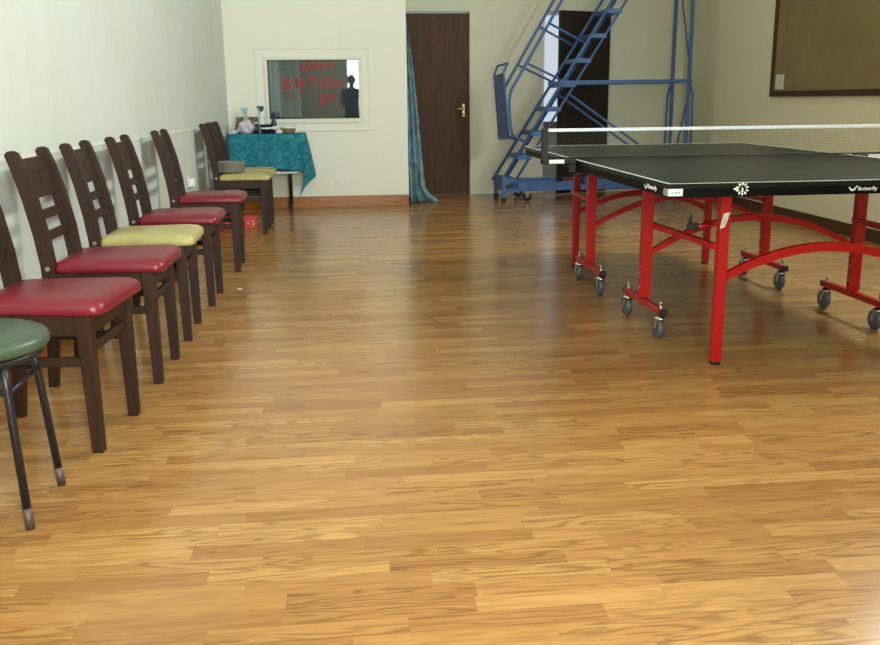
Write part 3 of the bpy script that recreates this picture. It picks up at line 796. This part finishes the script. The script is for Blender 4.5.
# cloth
cl = MB(); U, V = 46, 40
ax0, ax1, ay0, ay1 = -1.06, -.328, 9.392, 9.79
dS, dF = .44, .355
grid = []
for j in range(V + 1):
    row = []
    for i in range(U + 1):
        s_ = -0.0 + (ax1 - ax0 + dS) * i / U; t_ = (ay1 - ay0 + dF) * j / V     # t from back to front
        x = ax0 + s_; y = ay1 - t_; z = .7765
        du = max(0, x - ax1); dv = max(0, ay0 - y)
        r = math.hypot(du, dv)
        if r > 0:
            nx, ny = du / r, -dv / r
            bx_, by_ = min(x, ax1), max(y, ay0)
            cf = 2 * abs(nx * ny)                        # 1 on the corner diagonal
            out = .012 + r * (.03 + .16 * nx * (1 - cf) + .02 * cf)
            if dv > 0 and du == 0: out += .007 * math.sin(bx_ * 38) * min(1, dv * 6)
            if du > 0 and dv == 0: out += .007 * math.sin(by_ * 38) * min(1, du * 6)
            drop = r * (1 + .12 * cf)
            out = min(out, .012 + r)
            x = bx_ + nx * out - cf * max(0, r - .3) * .34; y = by_ + ny * out; z = .7765 - max(0, drop - .006)
            if du == 0: z += (-.02 + .08 * (1 - (bx_ - ax0) / (ax1 - ax0))) * dv / dF
        row.append((x, y, z))
    grid.append(row)
top = [[cl.bm.verts.new(p) for p in r] for r in grid]
for j in range(V):
    for i in range(U): cl.face([top[j][i], top[j + 1][i], top[j + 1][i + 1], top[j][i + 1]], True)
tc = cl.build('tablecloth', M['teal']); tag(tc, 'teal patterned cloth draped over the small table under the window', 'tablecloth')
sm = tc.modifiers.new('thickness', 'SOLIDIFY'); sm.thickness = .003; sm.offset = 1

ZT0 = .781
def put(name, x, y, lab, cat):
    o = empty(name, (x, y, ZT0)); tag(o, lab, cat); return o
def trigger(o, z, mat):
    MB().lathe([(.014, z - .022), (.014, z)], (0, 0, 0), 12).box((-.034, -.012, z), (.022, .012, z + .034), .006).prism([(-.050, z + .012), (-.034, z + .016), (-.034, z + .03), (-.050, z + .028)], 'Y', -.008, .008).prism([(-.024, z + .002), (-.014, z + .002), (-.030, z - .035), (-.036, z - .033)], 'Y', -.006, .006).build('spray_trigger', mat, o)
sb = put('spray_bottle', -.733, 9.56, 'white spray bottle with a dark trigger head on the teal cloth', 'spray bottle')
MB().lathe([(.030, 0), (.036, .004), (.037, .12), (.030, .165), (.015, .195), (.014, .215)], n=20).build('bottle', M['spray_white'], sb)
trigger(sb, .235, M['navy'])
sb = put('spray_bottle', -.905, 9.70, 'cloudy spray bottle with a pale blue trigger head behind the brown tray', 'spray bottle')
MB().lathe([(.030, 0), (.034, .004), (.034, .12), (.028, .16), (.014, .19), (.013, .205)], n=20).build('bottle', M['clear_bottle'], sb)
trigger(sb, .222, M['pale_blue'])
db = put('sauce_bottle', -.618, 9.55, 'slim dark bottle with a pale label on the teal cloth', 'bottle')
MB().lathe([(.024, 0), (.027, .004), (.027, .105), (.012, .145), (.011, .175)], n=18).build('bottle', M['navy'], db)
MB().lathe([(.0275, .035), (.0275, .07)], n=18).build('bottle_label', M['white_plastic'], db)
MB().lathe([(.013, .175), (.013, .20), (.011, .203)], n=14).build('bottle_cap', M['navy'], db)
bw = put('plastic_bowl', -.690, 9.47, 'navy blue bowl in front of the spray bottle', 'bowl')
MB().lathe([(.035, 0), (.05, .01), (.064, .085), (.066, .09), (.061, .09), (.047, .016), (.002, .012)], n=26).build('bowl', M['navy'], bw)
MB().lathe([(.0575, .045), (.0605, .062)], n=26).build('pale_band', M['white_plastic'], bw)
jr = put('glass_jar', -.800, 9.66, 'squat dark olive glass jar beside the plastic bag', 'jar')
MB().lathe([(.032, 0), (.036, .004), (.036, .07), (.028, .085), (.028, .09)], n=20).build('jar', M['olive'], jr)
MB().lathe([(.03, .09), (.03, .105), (.027, .108)], n=20).build('lid', M['white_plastic'], jr)
ds = put('serving_dish', -.478, 9.52, 'shallow olive yellow dish at the right end of the teal cloth', 'dish')
MB().lathe([(.05, 0), (.06, .006), (.078, .045), (.08, .05), (.075, .05), (.057, .012), (.002, .01)], n=28).build('dish', M['dish'], ds)
MB().lathe([(.079, .0505), (.082, .055), (.06, .068), (.01, .072)], n=28).build('lid', M['white_plastic'], ds)
ty_ = empty('brown_tray', (-.905, 9.755, ZT0)); tag(ty_, 'flat brown tray leaning on the wall behind the plastic bag', 'tray')
b = MB(); b.hexa([(-.125, -.018, 0), (.125, -.018, 0), (.125, 0, 0), (-.125, 0, 0), (-.098, .014, .16), (.115, .014, .16), (.115, .03, .16), (-.098, .03, .16)], .005, 2); b.build('tray_base', M['brown_tray'], ty_)
b = MB(); b.tube([(-.122, -.019, .004), (.122, -.019, .004), (.112, .011, .155), (-.096, .011, .155)], .005, 6, True); b.build('tray_rim', M['brown_tray'], ty_)
def crumple(name, loc, r, mat, lab, cat, seed):
    m = MB(); bmesh.ops.create_icosphere(m.bm, subdivisions=4, radius=1)
    rr = random.Random(seed); dirs = [Vector((rr.uniform(-1, 1), rr.uniform(-1, 1), rr.uniform(-1, 1))).normalized() for _ in range(26)]
    for v in m.bm.verts:
        n = v.co.normalized(); k = 1 + .2 * sum(math.sin(7 * n.dot(d) + i) for i, d in enumerate(dirs)) / 6
        k += .16 * max(0, max(n.dot(d) for d in dirs) - .93) / .07
        v.co = Vector((n.x * r[0] * k, n.y * r[1] * k, n.z * r[2] * k))
        v.co.z = max(v.co.z, -r[2] * .8)
    mz = min(v.co.z for v in m.bm.verts)
    for v in m.bm.verts: v.co.z -= mz
    o = m.build(name, mat); o.location = loc; return tag(o, lab, cat)
crumple('plastic_bag', (-.892, 9.56, ZT0), (.074, .055, .072), M['bag'], 'crumpled lilac white plastic bag on the teal cloth', 'bag', 3)
crumple('folded_cloth', (-1.025, 9.56, ZT0), (.042, .06, .018), M['spray_white'], 'small white cloth at the left end of the teal cloth', 'cloth', 5)
crumple('paper_tissue', (-.565, 9.455, ZT0), (.032, .03, .02), M['spray_white'], 'crumpled white tissue between the dark bottle and the olive dish', 'tissue', 8)

# pan on the yellow chair, red boxes below
pt = empty('steel_pan', (-.915, 8.03, .5165)); tag(pt, 'round dull steel pan on the yellow chair seat', 'pan')
MB().lathe([(.126, 0), (.132, .004), (.134, .078), (.139, .082), (.139, .085), (.130, .085), (.128, .01), (.003, .008)], n=36).build('pan_body', M['pot'], pt)
def red_box(x, y, s, lab, rz):
    o = empty('red_box', (x, y, 0), rz); tag(o, lab, 'box', 'red boxes under the pan chair')
    MB().box((-s / 2, -s / 2, 0), (s / 2, s / 2, s * .92), .003).build('box_body', M['red_card'], o)
    MB().box((-s / 2 - .002, -s / 2 - .002, s * .92), (s / 2 + .002, s / 2 + .002, s * 1.02), .003).build('box_lid', M['red_card'], o)
    d = MB()
    for dx, dz in ((-.022, .05), (.018, .062), (.024, .035)): d.lathe([(.008, 0), (.008, .0012)], (dx, -s / 2 - .0012, dz), 10, 'Y')
    d.build('pale_spots', M['paper'], o)
red_box(-.785, 8.33, .112, 'bright red box with pale spots on the floor under the yellow chair holding a pan', .05)
o = red_box(-.99, 8.22, .112, 'second red box half hidden near the wall behind the farthest red chair', -.1)
tag(MB().prism([(0, 0), (.022, .004), (.028, .018), (.012, .026), (-.004, .014)], 'Z', .0005, .004).build('paper_scrap', M['paper'], None, (-.62, 5.5, 0)), 'tiny white paper scrap on the floor by the chair row', 'paper scrap')

# ------------------------------------------------------------------ the photographer, mirrored in the far window
def skin_mesh(name, pts, edges, radii, mat, parent=None, root=0, sub=2):
    me = bpy.data.meshes.new(name); me.from_pydata([Vector(p) for p in pts], edges, [])
    o = bpy.data.objects.new(name, me); C.objects.link(o)
    sk = o.modifiers.new('skin', 'SKIN'); sk.use_smooth_shade = True
    lay = me.skin_vertices[0].data if me.skin_vertices else None
    if lay is None:
        bpy.context.view_layer.update()
        bm = bmesh.new(); bm.from_mesh(me); bm.verts.layers.skin.verify(); bm.to_mesh(me); bm.free(); lay = me.skin_vertices[0].data
    for k, r_ in enumerate(radii):
        lay[k].radius = r_ if isinstance(r_, tuple) else (r_, r_); lay[k].use_root = (k == root)
    sb_ = o.modifiers.new('smooth', 'SUBSURF'); sb_.levels = sub; sb_.render_levels = sub
    bpy.context.view_layer.update()
    m2 = bpy.data.meshes.new_from_object(o.evaluated_get(bpy.context.evaluated_depsgraph_get()))
    bpy.data.objects.remove(o)
    m2.name = name; m2.materials.clear(); m2.materials.append(mat)
    for f in m2.polygons: f.use_smooth = True; f.material_index = 0
    o = bpy.data.objects.new(name, m2); C.objects.link(o)
    if parent: o.parent = parent
    return o
M['skin'] = plain('brown_skin', (120, 80, 58), 0.5)
M['hair'] = plain('black_hair', (22, 18, 16), 0.6)
M['shirt'] = plain('blue_shirt_cloth', (56, 84, 140), 0.8)
M['trousers'] = plain('dark_trouser_cloth', (34, 36, 44), 0.85)
ph = empty('person', (.02, -.46, 0)); tag(ph, 'person in a blue shirt mirrored in the far window, holding up a phone', 'person')
def mirror_chain(base, chain, rad):
    """base central points, chain of right-hand points hung from a base index; mirrored to the left"""
    pts, ed, rr = list(base[0]), list(base[1]), list(base[2])
    for sg in (1, -1):
        prev = chain[0]
        for p, r_ in zip(chain[1], rad):
            pts.append((p[0] * sg, p[1], p[2])); rr.append(r_); ed.append((prev, len(pts) - 1)); prev = len(pts) - 1
    return pts, ed, rr
# body: pelvis up to the skull, arms, legs in one surface
base = ([(0, 0, .86), (0, 0, 1.00), (0, -.005, 1.16), (0, -.005, 1.28), (0, .0, 1.35), (0, .012, 1.405), (0, .03, 1.47), (0, .025, 1.545)],
        [(0, 1), (1, 2), (2, 3), (3, 4), (4, 5), (5, 6), (6, 7)],
        [(.145, .10), (.130, .095), (.145, .10), (.125, .085), (.052, .055), (.050, .055), (.072, .088), (.060, .070)])
pts, ed, rr = mirror_chain(base, (3, [(.165, -.01, 1.285), (.205, .02, 1.10), (.185, .10, .985), (.100, .28, 1.035), (.075, .335, 1.055), (.062, .372, 1.062)]), [.055, .046, .040, .032, .026, (.030, .020)])
n0 = len(pts)
for sg in (1, -1):
    prev = 0
    for p, r_ in (((.085, 0, .80), .085), ((.095, .01, .48), .058), ((.095, -.01, .28), .052), ((.095, -.02, .085), .038), ((.098, .07, .035), (.040, .030)), ((.10, .14, .028), (.036, .024))):
        pts.append((p[0] * sg, p[1], p[2])); rr.append(r_); ed.append((prev, len(pts) - 1)); prev = len(pts) - 1
body = skin_mesh('body', pts, ed, rr, M['skin'], ph)
# fingers closing round the phone, five a side, each its own tapering chain
for sg in (1, -1):
    for k, (z0, ln_) in enumerate(((1.088, .9), (1.070, 1.0), (1.052, .95), (1.036, .8))):
        fp = [(.060 * sg, .375, 1.062 + (z0 - 1.062) * .6), (.074 * sg, .405, z0), (.070 * sg, .405 + .022 * ln_, z0 + .003), (.052 * sg, .405 + .030 * ln_, z0 + .004)]
        skin_mesh('finger', fp, [(0, 1), (1, 2), (2, 3)], [.0095, .0085, .0080, .0065], M['skin'], ph, sub=1)
    tp = [(.058 * sg, .365, 1.075), (.052 * sg, .385, 1.088), (.040 * sg, .396, 1.094), (.026 * sg, .401, 1.094)]
    skin_mesh('thumb', tp, [(0, 1), (1, 2), (2, 3)], [.012, .0105, .0095, .0075], M['skin'], ph, sub=1)
# clothes: a shirt and trousers a little wider than the body
sp_, se_, sr_ = mirror_chain(([(0, 0, .76), (0, 0, 1.00), (0, -.005, 1.16), (0, -.005, 1.28), (0, 0, 1.335)], [(0, 1), (1, 2), (2, 3), (3, 4)], [(.165, .125), (.150, .115), (.158, .112), (.138, .098), (.068, .066)]),
                            (3, [(.168, -.01, 1.285), (.207, .02, 1.11), (.196, .06, 1.03)]), [.066, .058, .056])
skin_mesh('shirt', sp_, se_, sr_, M['shirt'], ph)
tp_, te_, tr_ = mirror_chain(([(0, 0, .84), (0, 0, 1.06)], [(0, 1)], [(.150, .108), (.135, .10)]), (0, [(.088, 0, .78), (.096, .01, .48), (.096, -.01, .28), (.096, -.02, .07)]), [.096, .072, .066, .060])
skin_mesh('trousers', tp_, te_, tr_, M['trousers'], ph)
for sg in (1, -1): MB().box((sg * .099 - .048, -.085, 0), (sg * .099 + .048, .185, .072), .022, 3).build('shoe', M['black_rubber'], ph)
m = MB(); bmesh.ops.create_icosphere(m.bm, subdivisions=3, radius=1)
for v in list(m.bm.verts):
    if v.co.z < -.35 or (v.co.y > .45 and v.co.z < .45): m.bm.verts.remove(v)
    else: v.co = Vector((v.co.x * .086, v.co.y * .104 + .018, v.co.z * .105 + 1.525))
hr = m.build('hair', M['hair'], ph); hm = hr.modifiers.new('thickness', 'SOLIDIFY'); hm.thickness = .012
for sg in (1, -1):
    MB().lathe([(.002, -.012), (.009, -.008), (.011, 0), (.009, .008), (.002, .012)], (sg * .028, .108, 1.500), 12).build('eye', M['white_plastic'], ph)
    MB().lathe([(.001, .010), (.0055, .012), (.001, .014)], (sg * .028, .108, 1.500), 10, 'Y').build('pupil', M['black_rubber'], ph)
    MB().lathe([(.004, -.030), (.016, -.018), (.020, .004), (.015, .024), (.004, .030)], (sg * .078, .022, 1.487), 10).build('ear', M['skin'], ph)
MB().hexa([(-.017, .108, 1.452), (.017, .108, 1.452), (.012, .132, 1.456), (-.012, .132, 1.456), (-.006, .108, 1.502), (.006, .108, 1.502), (.004, .114, 1.500), (-.004, .114, 1.500)], .003, 2).build('nose', M['skin'], ph)
MB().tube([(-.024, .110, 1.430), (-.008, .119, 1.433), (.008, .119, 1.433), (.024, .110, 1.430)], [.003, .006, .006, .003], 8).build('mouth', plain('lips', (104, 52, 46), .45), ph)
pn_ = empty('phone', (.02, -.46 + .412, 1.092)); tag(pn_, 'dark phone held up by the mirrored person', 'phone')
MB().box((-.072, -.004, -.036), (.072, .004, .036), .004, 3).build('phone_body', M['black_rubber'], pn_)
MB().lathe([(.006, 0), (.006, .002)], (-.02, .004, 0), 14, 'Y').build('phone_lens', M['chrome'], pn_)

# ------------------------------------------------------------------ daylight
w = bpy.data.worlds.new('sky'); bpy.context.scene.world = w; w.use_nodes = True
bg = w.node_tree.nodes['Background']; bg.inputs[0].default_value = (.78, .89, 1.0, 1); bg.inputs[1].default_value = 0.62
def area(name, loc, rot, sx, sy, power, col):
    l = bpy.data.lights.new(name, 'AREA'); l.shape = 'RECTANGLE'; l.size = sx; l.size_y = sy; l.energy = power; l.color = col
    o = bpy.data.objects.new(name, l); C.objects.link(o); o.location = loc; o.rotation_euler = rot; return o
area('window_daylight', (cx, YB - .03, (VZ0 + VZ1) / 2), (PI / 2, 0, 0), VX1 - VX0 - .1, VZ1 - VZ0 - .1, 300, (.90, 1.0, 1.03))
for (ya, yb), pw in zip(SIDE_WINDOWS, (34, 135)):
    area('window_daylight', (XR + .03, (ya + yb) / 2, (SZ0 + SZ1) / 2), (PI / 2, 0, PI / 2), yb - ya - .1, SZ1 - SZ0 - .1, pw, (.90, .985, 1.05))
area('inner_room_fill', (-.3, Y1 + 1.6, 2.9), (0, 0, 0), .4, .4, 13, (.95, 1, 1))  # added fill light with no fixture, brightens the room behind the pane

# ------------------------------------------------------------------ camera
F, PT, YAW, ROLL, H = 919.8882, .2375, .108, -.0102, 1.0916
fw = Vector((math.sin(YAW) * math.cos(PT), math.cos(YAW) * math.cos(PT), -math.sin(PT)))
r = Vector((math.cos(YAW), -math.sin(YAW), 0)); u = r.cross(fw)
r2 = math.cos(ROLL) * r + math.sin(ROLL) * u; u2 = -math.sin(ROLL) * r + math.cos(ROLL) * u
cd = bpy.data.cameras.new('camera'); cd.sensor_width = 36; cd.lens = F * 36 / 880; cd.clip_start = .05
co = bpy.data.objects.new('camera', cd); C.objects.link(co)
co.matrix_world = Matrix(((r2.x, u2.x, -fw.x, 0), (r2.y, u2.y, -fw.y, 0), (r2.z, u2.z, -fw.z, H), (0, 0, 0, 1)))
sc = bpy.context.scene; sc.camera = co
vs = sc.view_settings; vs.view_transform = 'Standard'; vs.look = 'None'; vs.gamma = 1; vs.exposure = 0.26; vs.use_curve_mapping = False
